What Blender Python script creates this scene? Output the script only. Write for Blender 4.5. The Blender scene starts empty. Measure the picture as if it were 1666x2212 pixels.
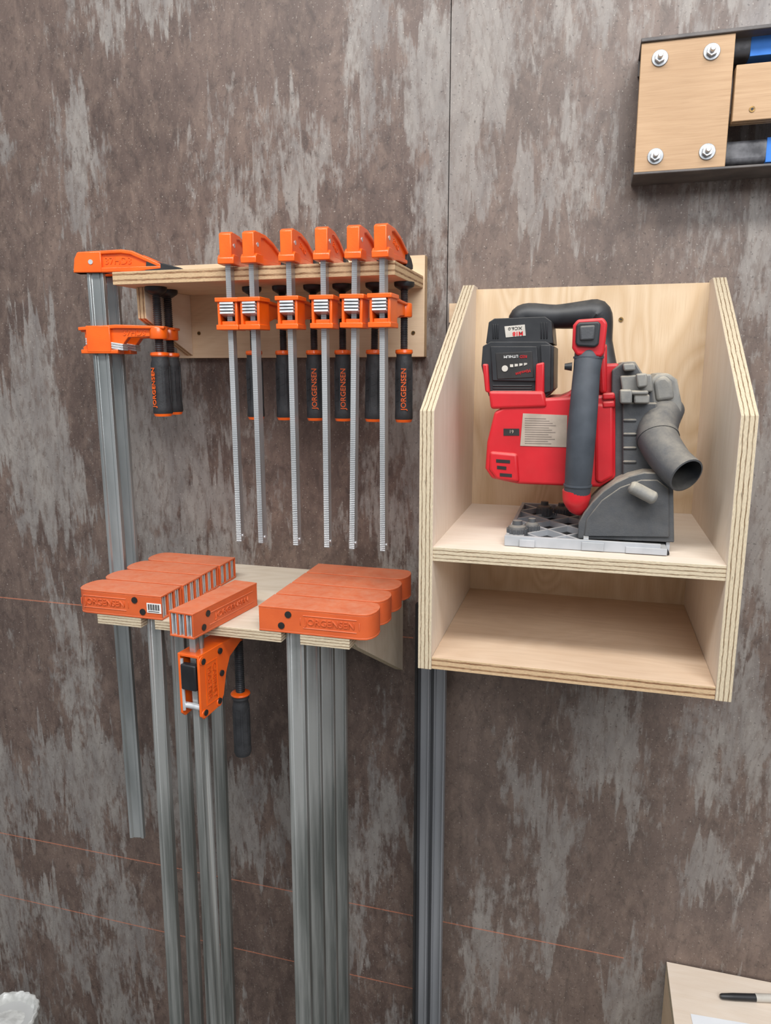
import bpy, math, random
from mathutils import Vector, Matrix, noise as mnoise
random.seed(3)
scene=bpy.context.scene
try:
    scene.view_settings.view_transform='Standard'
except Exception: pass
# ---------------------------------------------------------------- camera
F=1580.0; CX=833.0; CY=1106.0
C=Vector((0,-1.15,1.6))
nY=Vector((447,311,-1580)).normalized()
up=Vector((-17,7894,1580)); up=(up-up.dot(nY)*nY).normalized()
rX=nY.cross(up).normalized()
def P(px,py,y):
    r=Vector((px-CX,CY-py,-F))
    d=Vector((rX.dot(r),nY.dot(r),up.dot(r)))
    return C+d*((y-C.y)/d.y)
cam=bpy.data.cameras.new('camera'); camo=bpy.data.objects.new('camera',cam)
scene.collection.objects.link(camo)
cam.sensor_fit='HORIZONTAL'; cam.sensor_width=36; cam.lens=F/1666*36
cam.clip_start=0.01
R=Matrix((rX,nY,up)).to_4x4()
camo.matrix_world=Matrix.Translation(C)@R
scene.camera=camo
# ---------------------------------------------------------------- materials
def lin(c):
    o=[]
    for v in c[:3]:
        v=v/255.0
        o.append(v/12.92 if v<=0.04045 else ((v+0.055)/1.055)**2.4)
    return (o[0],o[1],o[2],1)
class NT:
    def __init__(s,name):
        s.m=bpy.data.materials.new(name); s.m.use_nodes=True
        s.t=s.m.node_tree; s.b=s.t.nodes['Principled BSDF']
    def n(s,ty,**k):
        x=s.t.nodes.new(ty)
        for a,b in k.items():
            if a.startswith('_'): setattr(x,a[1:],b)
            else:
                key=int(a[1:]) if a[0]=='i' and a[1:].isdigit() else a.replace('__',' ')
                s.set(x,key,b)
        return x
    def set(s,x,key,b):
        i=x.inputs[key]
        if isinstance(b,bpy.types.NodeSocket): s.t.links.new(b,i)
        else: i.default_value=b
    def coord(s,kind='Object',scale=(1,1,1),loc=(0,0,0),src=None):
        mp=s.n('ShaderNodeMapping')
        if src is None:
            tc=s.n('ShaderNodeTexCoord'); src=tc.outputs[kind]
        s.t.links.new(src,mp.inputs['Vector'])
        mp.inputs['Scale'].default_value=scale; mp.inputs['Location'].default_value=loc
        return mp.outputs[0]
    def noise(s,vec,scale,detail=3,dist=0,rough=.5):
        return s.n('ShaderNodeTexNoise',Vector=vec,Scale=scale,Detail=detail,Distortion=dist,Roughness=rough).outputs[0]
    def math(s,op,a,b=0,clamp=False):
        x=s.n('ShaderNodeMath',_operation=op,i0=a,i1=b); x.use_clamp=clamp
        return x.outputs[0]
    def rng(s,v,lo,hi,a=0,b=1):
        return s.n('ShaderNodeMapRange',i0=v,i1=lo,i2=hi,i3=a,i4=b).outputs[0]
    def mix(s,f,a,b):
        x=s.n('ShaderNodeMix',_data_type='RGBA')
        s.set(x,0,f); s.set(x,6,a); s.set(x,7,b)
        return x.outputs[2]
    def bump(s,h,st,dist=.001):
        x=s.n('ShaderNodeBump',Height=h,Strength=st,Distance=dist)
        s.t.links.new(x.outputs[0],s.b.inputs['Normal'])
def pm(name,c1,c2,scale=20,stretch=(1,1,1),lo=.35,hi=.65,rough=.5,metal=0,bump=0,bscale=300,dust=0,dc=(165,150,128),coat=0,detail=3,base=.08,knurl=0):
    t=NT(name)
    v=t.coord('Object',stretch)
    f=t.rng(t.noise(v,scale,detail),lo,hi)
    col=t.mix(f,lin(c1),lin(c2))
    if knurl:
        vo=t.n('ShaderNodeTexVoronoi',Vector=t.coord('Object'),Scale=knurl,Randomness=.1).outputs[0]
        col=t.mix(t.rng(vo,.25,.6),col,lin([int(c*.62) for c in c1]))
    if dust>0:
        g=t.n('ShaderNodeNewGeometry')
        sp=t.n('ShaderNodeSeparateXYZ',Vector=g.outputs['Normal'])
        upf=t.rng(sp.outputs[2],.1,.9,base,1)
        dn=t.rng(t.noise(t.coord('Object'),70,8,0,.7),.3,.7,.35,1)
        df=t.math('MULTIPLY',t.math('MULTIPLY',upf,dn),dust,True)
        col=t.mix(df,col,lin(dc))
        t.set(t.b,'Roughness',t.math('ADD',rough,t.math('MULTIPLY',df,.4),True))
    else:
        t.b.inputs['Roughness'].default_value=rough
    t.set(t.b,'Base Color',col)
    t.b.inputs['Metallic'].default_value=metal
    if coat: t.b.inputs['Coat Weight'].default_value=coat; t.b.inputs['Coat Roughness'].default_value=.15
    if bump: t.bump(t.noise(t.coord('Object'),bscale,2),bump)
    return t.m
def wood(name,c1,c2,c3,fine=1.0,cath=.4,blotch=.25):
    t=NT(name)
    v=t.coord('UV',(1.2,22,1))
    n1=t.noise(v,5*fine,6,.6)
    n2=t.noise(t.coord('UV',(3,150,1)),8,3)
    warp=t.n('ShaderNodeTexNoise',Vector=t.coord('UV',(1.6,4.5,1)),Scale=2.2,Detail=1.0,Distortion=.4).outputs[0]
    w=t.math('ABSOLUTE',t.math('SUBTRACT',t.math('FRACT',t.math('MULTIPLY',warp,13)),.5))
    w=t.rng(w,.0,.5)
    f=t.math('ADD',t.math('MULTIPLY',n1,1-cath),t.math('MULTIPLY',w,cath))
    col=t.mix(t.rng(f,.3,.8),lin(c1),lin(c2))
    col=t.mix(t.rng(n2,.52,.72,0,.4),col,lin(c3))
    blot=t.noise(t.coord('UV'),7,2)
    col=t.mix(t.rng(blot,.4,.7,0,blotch),col,lin(c3))
    t.set(t.b,'Base Color',col); t.b.inputs['Roughness'].default_value=.6
    t.bump(n2,.12,.0005)
    return t.m
def edge(name,light,dark,N=3.5,th=.58):
    t=NT(name)
    uv=t.coord('UV')
    s=t.n('ShaderNodeSeparateXYZ',Vector=uv)
    wob=t.math('MULTIPLY',t.math('SUBTRACT',t.noise(t.coord('UV',(22,.6,1)),3,5),.5),.13)
    v=t.math('FRACT',t.math('MULTIPLY',t.math('ADD',s.outputs[1],wob),N))
    k=t.rng(v,th,th+.08)
    k2=t.rng(v,.80,.92,1,0)
    k=t.math('MULTIPLY',k,k2)
    k=t.math('MULTIPLY',k,t.rng(t.noise(t.coord('UV',(30,3,1)),2,3),.35,.6,.6,1))
    gr=t.noise(t.coord('UV',(60,9,1)),4,4)
    col=t.mix(t.rng(gr,.35,.7),lin(light),lin([int(c*.84) for c in light]))
    col2=t.mix(t.rng(gr,.35,.65),lin(dark),lin([int(c*.68) for c in dark]))
    col=t.mix(k,col,col2)
    void=t.rng(t.noise(t.coord('UV',(18,5,1),(3,1,0)),3,2),.70,.73,0,.8)
    col=t.mix(void,col,lin((70,48,30)))
    t.set(t.b,'Base Color',col); t.b.inputs['Roughness'].default_value=.75
    t.bump(gr,.4,.001)
    return t.m
M={}
M['birch']=wood('birch_ply',(231,217,201),(223,206,187),(205,184,163),1,.2)
M['birch_pale']=wood('pale_ply',(220,208,190),(210,196,175),(190,174,150))
M['fir']=wood('fir_ply',(218,194,162),(204,176,140),(184,151,116),.8,.5,.15)
M['fir_floor']=wood('reddish_ply',(220,195,169),(208,180,152),(184,153,126),1.2,.2,.3)
M['oak']=wood('oak_ply',(194,160,124),(178,143,107),(146,112,78),2.2,.05)
M['maple']=wood('maple_ply',(222,197,166),(210,182,150),(186,156,122),1,.2)
M['edge']=edge('ply_edge',(216,199,170),(132,102,70))
M['edge_fir']=edge('fir_edge',(212,180,140),(150,106,70),2.2,.5)
M['orange']=pm('orange_enamel',(240,102,20),(228,90,14),30,rough=.32,coat=.4,bump=.12,bscale=500)
M['orange_dark']=pm('orange_relief',(205,78,10),(190,68,8),30,rough=.45)
M['orange_plastic']=pm('orange_plastic',(214,96,44),(202,86,38),25,rough=.42,dust=.62,dc=(208,148,118),bump=.08,bscale=600)
M['orange_text']=pm('orange_lettering',(226,96,30),(214,88,26),60,rough=.5)
M['steel']=pm('zinc_steel',(204,206,207),(164,167,169),40,(1,1,.15),rough=.3,metal=.7)
M['galv']=pm('galvanised_steel',(188,192,192),(128,133,133),16,(1,1,.16),.35,.65,rough=.33,metal=.65,bump=.12,bscale=120,detail=6)
M['galv_worn']=pm('worn_galvanised_steel',(210,212,210),(142,146,143),50,(1,1,.06),.40,.60,rough=.28,metal=.75,bump=.12,bscale=200,detail=7)
M['chrome']=pm('bright_zinc',(225,227,229),(200,203,206),80,rough=.3,metal=.5)
M['zinc']=pm('dull_zinc',(178,181,184),(150,153,156),120,rough=.4,metal=.6)
M['black']=pm('black_rubber',(34,35,38),(48,49,52),60,rough=.6,bump=.3,bscale=400,dust=.25,dc=(110,108,104))
M['blackpl']=pm('black_plastic',(24,25,28),(36,37,40),40,rough=.45)
M['thread']=pm('dark_thread',(50,51,54),(74,75,78),80,rough=.45,metal=.6)
M['dot']=pm('black_plug',(28,26,26),(40,38,37),80,rough=.5)
M['sawred']=pm('red_plastic',(200,22,36),(184,18,30),20,rough=.4,dust=.45,dc=(210,150,136),bump=.05,base=.06)
M['sawgrey']=pm('dark_grey_plastic',(58,61,67),(70,73,78),25,rough=.6,dust=.75,dc=(156,148,134),bump=.2,bscale=500,base=.10)
M['sawgrip']=pm('grey_rubber_grip',(56,62,70),(66,72,80),50,rough=.65,dust=.25,dc=(140,135,128),base=.05)
M['sawgrip_k']=pm('knurled_grip',(82,88,96),(94,100,108),50,rough=.7,dust=.2,dc=(140,135,128),base=.05,knurl=430)
M['sawblack']=pm('black_battery_plastic',(28,30,34),(40,42,46),35,rough=.45,dust=.35,dc=(120,114,104),base=.05)
M['cast']=pm('cast_magnesium',(176,179,184),(160,164,169),30,rough=.5,metal=.1,dust=.4,dc=(196,188,170))
M['guard']=pm('dusty_guard',(56,60,66),(66,70,76),40,rough=.7,dust=.95,dc=(182,171,152),bump=.25,bscale=600,base=.09)
M['metalgrey']=pm('dusty_grey_casting',(92,95,98),(114,116,117),30,rough=.6,dust=.95,dc=(190,180,160),bump=.15,bscale=500,base=.28)
M['label']=pm('label_silver',(196,190,180),(182,176,166),60,rough=.5)
M['label_dusty']=pm('dusty_label',(176,160,146),(160,146,132),60,rough=.6)
M['label_print']=pm('label_print',(128,116,108),(118,106,98),60,rough=.6)
M['white']=pm('white_print',(235,235,232),(225,225,222),60,rough=.5)
M['ink']=pm('dark_ink',(30,28,28),(40,38,38),60,rough=.6)
M['logored']=pm('logo_red',(210,28,36),(200,24,30),60,rough=.5)
M['darksteel']=pm('dark_painted_steel',(84,80,79),(104,98,95),30,rough=.55,metal=.1,bump=.3,bscale=200)
M['pipe']=pm('black_pipe',(62,62,66),(108,108,112),60,lo=.4,hi=.65,rough=.6,metal=.1,detail=8)
M['blue']=pm('blue_tape',(66,130,214),(52,114,198),40,rough=.8)
M['alu']=pm('aluminium',(150,152,156),(128,130,134),25,(1,1,.1),rough=.45,metal=.3)
M['alu_dark']=pm('dark_rail_strip',(40,41,44),(58,59,62),40,(1,1,.1),.35,.6,rough=.6)
M['paper']=pm('paper',(232,234,236),(224,226,230),20,rough=.8)
M['brass']=pm('brass_screw',(150,118,66),(100,78,46),200,rough=.4,metal=.7)
M['floor']=pm('concrete',(120,117,112),(98,96,92),6,rough=.8,bump=.2,detail=6)
M['bin']=pm('grey_bin_plastic',(190,190,188),(176,176,174),10,rough=.6)
t=NT('clear_bag'); t.set(t.b,'Base Color',t.mix(t.rng(t.noise(t.coord('Object'),60,4),.4,.6),lin((232,232,228)),lin((206,206,202))))
t.b.inputs['Roughness'].default_value=.22; t.b.inputs['Transmission Weight'].default_value=.2; M['bag']=t.m
# stained plywood wall
seamX=P(968,500,0).x
chalk=[(P(80,1298,0).z,P(893,1390,0).x),(P(165,1832,0).z,P(1345,2110,0).x),(P(165,1970,0).z,P(895,2150,0).x)]
t=NT('stained_plywood_wall')
sep=t.n('ShaderNodeSeparateXYZ',Vector=t.coord('Object'))
rt=t.math('GREATER_THAN',sep.outputs[0],seamX)
col1=t.noise(t.coord('Object',(1,1,.05)),46,2)
col2=t.noise(t.coord('Object',(1,1,.06),(5,0,0)),125,2)
off=t.math('ADD',t.math('MULTIPLY',t.math('SUBTRACT',col1,.5),.30),t.math('MULTIPLY',t.math('SUBTRACT',col2,.5),.16))
wz=t.math('ADD',sep.outputs[2],off)
cmb=t.n('ShaderNodeCombineXYZ',i0=sep.outputs[0],i1=sep.outputs[1],i2=wz).outputs[0]
big=t.noise(t.coord(src=cmb,scale=(1.1,1,.8),loc=(2.3,0,.4)),3.6,8,.35,.58)
fine=t.noise(t.coord('Object',(1,1,.4)),120,5,0,.65)
med=t.noise(t.coord('Object',(1,1,.4)),26,5,.4,.6)
f=t.math('ADD',t.math('MULTIPLY',big,.68),t.math('MULTIPLY',fine,.14))
f=t.math('ADD',f,t.math('MULTIPLY',med,.18))
f=t.math('ADD',f,t.math('MULTIPLY',rt,.012))
k=t.rng(f,.507,.542)
bn=t.noise(t.coord('Object',(1,1,.6)),7,6,.3,.6)
brown=t.mix(t.rng(bn,.35,.65),lin((82,67,61)),lin((108,91,83)))
brown=t.mix(t.rng(t.noise(t.coord('Object',(1,1,.45)),44,7,.4,.7),.46,.70,0,.6),brown,lin((134,115,103)))
brown=t.mix(t.rng(t.noise(t.coord('Object',(1,1,.6),(3,0,3)),52,6,.5,.75),.50,.66,0,.6),brown,lin((59,48,44)))
grey=t.mix(t.rng(t.noise(t.coord('Object',(1,1,.3)),20,6,.3,.6),.35,.65),lin((126,121,118)),lin((156,151,145)))
grey=t.mix(t.rng(t.noise(t.coord('Object',(1,1,.3),(7,0,1)),85,6,.3,.7),.48,.64,0,.7),grey,lin((100,87,80)))
col=t.mix(t.math('MULTIPLY',k,.78),brown,grey)
col=t.mix(t.math('MULTIPLY',rt,.10),col,lin((168,154,142)))
gw=t.n('ShaderNodeTexNoise',Vector=t.coord('Object',(4.2,1,1.1)),Scale=1.6,Detail=1.5,Distortion=.8).outputs[0]
gwv=t.math('ABSOLUTE',t.math('SUBTRACT',t.math('FRACT',t.math('MULTIPLY',gw,22)),.5))
col=t.mix(t.rng(gwv,.0,.16,.14,0),col,lin((58,46,43)))
vk=t.n('ShaderNodeTexVoronoi',Vector=t.coord('Object',(3.4,.01,2.6),(.3,0,.7)),Scale=1.0,Randomness=1.0).outputs[0]
kn=t.math('ABSOLUTE',t.math('SUBTRACT',t.math('FRACT',t.math('MULTIPLY',t.math('ADD',vk,t.math('MULTIPLY',med,.06)),28)),.5))
kmask=t.rng(vk,.05,.11,1,0)
col=t.mix(t.math('MULTIPLY',t.rng(kn,.1,.3,.3,0),kmask),col,lin((56,45,42)))
spk=t.noise(t.coord('Object'),300,3,0,.6)
col=t.mix(t.rng(spk,.63,.69,0,.6),col,lin((188,180,170)))
spk2=t.noise(t.coord('Object',(1,1,1),(9,0,3)),200,3,0,.6)
col=t.mix(t.rng(spk2,.61,.69,0,.6),col,lin((48,39,37)))
cn=t.rng(t.noise(t.coord('Object',(1,1,1)),90,3),.30,.45,.35,1)
for z,xm_ in chalk:
    d=t.math('ABSOLUTE',t.math('SUBTRACT',sep.outputs[2],z))
    mk=t.math('MULTIPLY',t.rng(d,.0005,.0015,.68,0),cn)
    mk=t.math('MULTIPLY',mk,t.math('LESS_THAN',sep.outputs[0],xm_))
    col=t.mix(mk,col,lin((206,126,94)))
t.set(t.b,'Base Color',col)
t.b.inputs['Roughness'].default_value=.5
t.bump(fine,.25,.001)
M['wall']=t.m
# ---------------------------------------------------------------- mesh builder
def frame(o,x,y,z):
    m=Matrix.Identity(4)
    for i,a in enumerate((x,y,z)):
        for r in range(3): m[r][i]=a[r]
    for r in range(3): m[r][3]=o[r]
    return m
def XZ(y=0): return frame((0,y,0),(1,0,0),(0,0,1),(0,-1,0))
def YZ(x=0): return frame((x,0,0),(0,1,0),(0,0,1),(1,0,0))
class MB:
    def __init__(s): s.v=[];s.f=[];s.mi=[];s.uv=[]
    def add(s,vs,fs,mats,uvs,T=None):
        b=len(s.v)
        for v in vs:
            v=Vector(v); s.v.append(T@v if T else v)
        for f,m,u in zip(fs,mats,uvs):
            s.f.append([b+i for i in f]); s.mi.append(m); s.uv.append(u)
        return s
    def prism(s,poly,h0,h1,T=None,m=0,me=None,swap=False):
        if me is None: me=m
        a=sum(poly[i][0]*poly[(i+1)%len(poly)][1]-poly[(i+1)%len(poly)][0]*poly[i][1] for i in range(len(poly)))
        if a<0: poly=poly[::-1]
        if h0>h1: h0,h1=h1,h0
        n=len(poly)
        vs=[(p[0],p[1],h0) for p in poly]+[(p[0],p[1],h1) for p in poly]
        g=(lambda p:(p[1],p[0])) if swap else (lambda p:(p[0],p[1]))
        fs=[list(range(n))[::-1],list(range(n,2*n))]
        uvs=[[g(p) for p in poly][::-1],[g(p) for p in poly]]
        ms=[m,m]; L=0
        for i in range(n):
            j=(i+1)%n
            d=math.hypot(poly[j][0]-poly[i][0],poly[j][1]-poly[i][1])
            fs.append([i,j,n+j,n+i]); uvs.append([(L,0),(L+d,0),(L+d,1),(L,1)]); ms.append(me); L+=d
        return s.add(vs,fs,ms,uvs,T)
    def box(s,x0,x1,y0,y1,z0,z1,T=None,m=0):
        return s.prism([(min(x0,x1),min(y0,y1)),(max(x0,x1),min(y0,y1)),(max(x0,x1),max(y0,y1)),(min(x0,x1),max(y0,y1))],z0,z1,T,m)
    def lathe(s,prof,T=None,m=0,seg=24,mats=None):
        vs=[];fs=[];uvs=[];ms=[]
        for r,z in prof:
            for i in range(seg):
                a=2*math.pi*i/seg; vs.append((r*math.cos(a),r*math.sin(a),z))
        for k in range(len(prof)-1):
            for i in range(seg):
                j=(i+1)%seg
                fs.append([k*seg+i,k*seg+j,(k+1)*seg+j,(k+1)*seg+i]); uvs.append([(i/seg,prof[k][1]),(j/seg,prof[k][1]),(j/seg,prof[k+1][1]),(i/seg,prof[k+1][1])])
                ms.append(mats[k] if mats else m)
        flip=prof[0][1]>prof[-1][1]
        fs.append(list(range(seg))[::-1]); uvs.append([(0,0)]*seg); ms.append(mats[0] if mats else m)
        b=(len(prof)-1)*seg
        fs.append([b+i for i in range(seg)]); uvs.append([(0,0)]*seg); ms.append(mats[-1] if mats else m)
        if flip: fs=[f[::-1] for f in fs]
        return s.add(vs,fs,ms,uvs,T)
    def tube(s,path,radii,m=0,seg=20,cap0=True,cap1=True,sq=1.0,flip=False,T=None,ref=None):
        path=[Vector(p) for p in path]; n=len(path)
        if not isinstance(radii,(list,tuple)): radii=[radii]*n
        vs=[];prev=None
        for i,p in enumerate(path):
            tg=(path[min(i+1,n-1)]-path[max(i-1,0)]).normalized()
            if prev is None:
                a=Vector(ref) if ref else (Vector((0,0,1)) if abs(tg.z)<.9 else Vector((0,1,0)))
                u=(a-a.dot(tg)*tg).normalized()
            else: u=(prev-prev.dot(tg)*tg).normalized()
            prev=u; w=tg.cross(u)
            for k in range(seg):
                an=2*math.pi*k/seg
                vs.append(p+u*math.cos(an)*radii[i]*sq+w*math.sin(an)*radii[i])
        fs=[];
        for i in range(n-1):
            for k in range(seg):
                j=(k+1)%seg
                fs.append([i*seg+k,i*seg+j,(i+1)*seg+j,(i+1)*seg+k])
        if cap0: fs.append(list(range(seg))[::-1])
        if cap1: fs.append([(n-1)*seg+k for k in range(seg)])
        if flip: fs=[f[::-1] for f in fs]
        return s.add(vs,fs,[m]*len(fs),[[(0,0)]*len(f) for f in fs],T)
    def cyl(s,a,b,r,m=0,seg=20): return s.tube([a,b],r,m,seg)
    def done(s,name,mats,parent=None,world=True,bevel=0,bseg=2,smooth=35,label=None,kind=None):
        me=bpy.data.meshes.new(name)
        off=parent.location if (parent is not None and world) else Vector((0,0,0))
        me.from_pydata([tuple(v-off) for v in s.v],[],s.f)
        uvl=me.uv_layers.new(name='UVMap')
        for p,mi,uv in zip(me.polygons,s.mi,s.uv):
            p.material_index=mi; p.use_smooth=True
            for li,u in zip(p.loop_indices,uv): uvl.data[li].uv=u
        me.update()
        try: me.set_sharp_from_angle(angle=math.radians(smooth))
        except Exception: pass
        for k in mats: me.materials.append(M[k])
        ob=bpy.data.objects.new(name,me); scene.collection.objects.link(ob)
        if parent is not None: ob.parent=parent
        if bevel:
            b=ob.modifiers.new('bevel','BEVEL'); b.width=bevel; b.segments=bseg; b.limit_method='ANGLE'; b.angle_limit=math.radians(40)
        if label: ob['label']=label
        if kind: ob['kind']=kind
        return ob
def smoothpath(pts,rad,k=4):
    pts=[Vector(p) for p in pts]; n=len(pts); o=[];ro=[]
    for i in range(n-1):
        p0=pts[max(i-1,0)];p1=pts[i];p2=pts[i+1];p3=pts[min(i+2,n-1)]
        for j in range(k):
            t=j/k
            o.append(.5*((2*p1)+(p2-p0)*t+(2*p0-5*p1+4*p2-p3)*t*t+(3*p1-p0-3*p2+p3)*t**3))
            ro.append(rad[i]*(1-t)+rad[i+1]*t)
    o.append(pts[-1]); ro.append(rad[-1]); return o,ro
def root(name,loc,label,cat,rotz=0,group=None,tilt=0):
    e=bpy.data.objects.new(name,None); e.empty_display_size=.05
    e.location=loc; e.rotation_euler=(0,tilt,rotz); scene.collection.objects.link(e)
    e['label']=label; e['category']=cat
    if group: e['group']=group
    return e
def text(s,size,T,mat,parent,world=True,width=None,ext=.0004,name='lettering',bold=0,spacing=1):
    cu=bpy.data.curves.new('t','FONT'); cu.body=s; cu.size=size; cu.extrude=ext
    cu.align_x='CENTER'; cu.align_y='CENTER'; cu.resolution_u=3; cu.offset=bold; cu.space_character=spacing
    o=bpy.data.objects.new('t',cu); scene.collection.objects.link(o)
    dg=bpy.context.evaluated_depsgraph_get(); dg.update()
    me=bpy.data.meshes.new_from_object(o.evaluated_get(dg))
    bpy.data.objects.remove(o); bpy.data.curves.remove(cu)
    if width and len(me.vertices):
        xs=[v.co.x for v in me.vertices]; k=width/(max(xs)-min(xs))
        for v in me.vertices: v.co.x*=k
    off=parent.location if (world and parent is not None) else Vector((0,0,0))
    for v in me.vertices: v.co=(T@v.co)-off
    me.materials.clear(); me.materials.append(M[mat])
    ob=bpy.data.objects.new(name,me); scene.collection.objects.link(ob); ob.parent=parent
    return ob
def dup(src,loc,rotz,skip=(),label=None,tilt=0):
    n=src.copy(); scene.collection.objects.link(n); n.location=loc; n.rotation_euler=(0,tilt,rotz)
    if label: n['label']=label
    def rec(a,b):
        for c in list(a.children):
            if c.name.split('.')[0] in skip: continue
            k=c.copy(); scene.collection.objects.link(k); k.parent=b
            rec(c,k)
    rec(src,n)
    return n
def rot2(T,deg): return T@Matrix.Rotation(math.radians(deg),4,'Z')
# ---------------------------------------------------------------- setting
w=MB()
w.prism([(-2.6,0),(seamX-.0007,0),(seamX-.0007,2.9),(-2.6,2.9)],0,-.02,XZ(0))
w.prism([(seamX+.0007,0),(1.6,0),(1.6,2.9),(seamX+.0007,2.9)],0,-.02,XZ(0))
w.prism([(-2.6,0),(1.6,0),(1.6,2.9),(-2.6,2.9)],-.0205,-.04,XZ(0))
w.done('wall_back',['wall'],kind='structure')
fl=MB(); fl.box(-2.6,1.6,-3,0,-.05,0); fl.done('floor',['floor'],kind='structure')
# ---------------------------------------------------------------- cabinet
yf=-.315; yb=-.014
xl=P(905,1150,yf).x; xr=P(1616,1150,yf).x
zb=(P(905,1440,yf).z+P(1580,1522,yf).z)/2
zk=(P(905,890,yf).z+P(1640,894,yf).z)/2
zt=(P(1030,618,yb).z+P(1560,604,yb).z)/2
zs=(P(930,1180,yf).z+P(1565,1226,yf).z)/2
TH=.017
cab=root('wall_cabinet',(0.5*(xl+xr),0,zb),'open birch plywood wall cabinet with sloped sides holding a saw','cabinet')
prof=[(yf,zb),(yf,zk),(-.035,zt),(0,zt),(0,zb)]
MB().prism(prof,0,TH,YZ(xl),0,1,swap=True).done('side_panel',['birch','edge'],cab,bevel=.0006)
MB().prism(prof,0,TH,YZ(xr-TH),0,1,swap=True).done('side_panel',['birch','edge'],cab,bevel=.0006)
xi,xj=xl+TH,xr-TH
MB().prism([(xi,zb+.001),(xj,zb+.001),(xj,zt-.004),(xi,zt-.004)],0,.012,XZ(-.001),0,1,swap=True).done('back_panel',['fir','edge'],cab)
MB().prism([(xi-.006,yf+.002),(xj+.006,yf+.002),(xj+.006,-.0131),(xi-.006,-.0131)],zs-.017,zs,None,0,1).done('shelf',['birch','edge'],cab,bevel=.0003)
MB().prism([(xi+.0002,yf+.001),(xj-.0002,yf+.001),(xj-.0002,-.0131),(xi+.0002,-.0131)],zb+.001,zb+.016,None,0,1).done('bottom_shelf',['fir_floor','edge_fir'],cab,bevel=.0003)
for (a,b) in ((1342,690),(1120,690)):
    p=P(a,b,yb)
    MB().cyl(p+Vector((0,.002,0)),p+Vector((0,-.0008,0)),.0032).cyl(p+Vector((0,-.0007,0)),p+Vector((0,-.0012,0)),.0014,1).done('screw',['brass','ink'],cab)
a=P(974,657,0); b=P(974,698,0)
MB().prism([(a.x,b.z),(xl-.0005,b.z),(xl-.0005,a.z),(a.x,a.z)],0,.012,XZ(-.0005),0,1).done('mounting_cleat',['maple','edge_fir'],cab)
# ---------------------------------------------------------------- upper rack
yF=-.187
X0=P(243,603,yF).x; X1=P(853,576,yF).x
zbt=(P(243,588,yF).z+P(853,562,yF).z)/2; BT=.018
rb=root('clamp_rack',((X0+X1)/2,0,zbt-.1),'pale plywood wall shelf with back board gripped by bar clamps','shelf')
MB().prism([(X0,yF),(X1,yF),(X1,-.0185),(X0,-.0185)],zbt-BT,zbt,None,0,1).done('top_board',['maple','edge_fir'],rb,bevel=.0006)
xg=P(412,660,-.018).x; xR=P(917,700,-.018).x
zbb=(P(400,768,-.018).z+P(915,777,-.018).z)/2; zbtop=P(912,551,-.018).z
MB().prism([(xg-.03,zbb),(xR,zbb),(xR,zbtop),(X0+.12,zbtop),(xg-.03,zbtop)],0,.018,XZ(-.0002),0,1).done('back_board',['maple','edge_fir'],rb,bevel=.0006)
MB().prism([(-.0185,zbb+.004),(-.0185,zbt-BT-.0002),(-.150,zbt-BT-.0002),(-.150,P(322,688,-.150).z)],-.014,0,YZ(xg),0,1).done('bracket',['birch','edge_fir'],rb,bevel=.0006)
for (a_,b_) in ((893,719),(905,600),(430,720)):
    p=P(a_,b_,-.0185); MB().cyl(p+Vector((0,.001,0)),p+Vector((0,-.0008,0)),.003).cyl(p+Vector((0,-.0007,0)),p+Vector((0,-.0011,0)),.0013,1).done('screw',['brass','ink'],rb)
# ---------------------------------------------------------------- small bar clamps
zbar=P(828,1188,-.195).z-zbt
zj0=P(828,634,-.205).z-zbt; zj1=P(828,708,-.205).z-zbt
zh0=P(868,756,-.10).z-zbt; zh1=P(868,911,-.10).z-zbt
SY=.083
def handle(mb,x,y,z0,z1,r,mb_mats=(0,1)):
    L=z0-z1
    blk,org=mb_mats
    pr=[(r*.55,z0+.001),(r*.98,z0),(r*1.02,z0-.004),(r*.9,z0-.006),(r*.88,z0-.010),(r*1.0,z0-.016)]
    ms=[org,org,org,blk,blk]
    N=10
    for i in range(1,N+1):
        q=i/N
        rr=r*(1.0-.10*math.sin(q*math.pi)*.8+.06*q)
        pr.append((rr,z0-.016-(L-.022)*q)); ms.append(blk)
    pr+= [(r*1.0,z1+.004),(r*.98,z1+.003),(r*.9,z1),(r*.4,z1-.0005)]
    ms+= [blk,org,org,org]
    mb.lathe(pr[::-1],Matrix.Translation((x,y,0)),0,28,ms[::-1])
def grips(mb,x,y,z0,z1,r,m=0):
    L=z0-z1
    for k in range(8):
        a=2*math.pi*k/8+.2
        for j in range(4):
            zc=z0-.022-(L-.036)*(j+.5*(k%2)+.3)/4.3
            T=Matrix.Translation((x,y,zc))@Matrix.Rotation(a,4,'Z')
            mb.prism([(-.003,-.0085*L/.1),(.0035,-.006*L/.1),(.003,.0085*L/.1),(-.0035,.006*L/.1)],0,r*.06+.0005,T@frame((r*.90,0,0),(0,1,0),(0,0,1),(1,0,0)),m)
def screw_mesh(mb,x,y,z0,z1,r,pitch=.0024,m=0):
    pr=[];z=z1
    while z<z0-pitch:
        pr+=[(r*.82,z),(r,z+pitch*.5)]; z+=pitch
    pr.append((r*.8,z0)); mb.lathe(pr,Matrix.Translation((x,y,0)),m,16)
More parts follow.
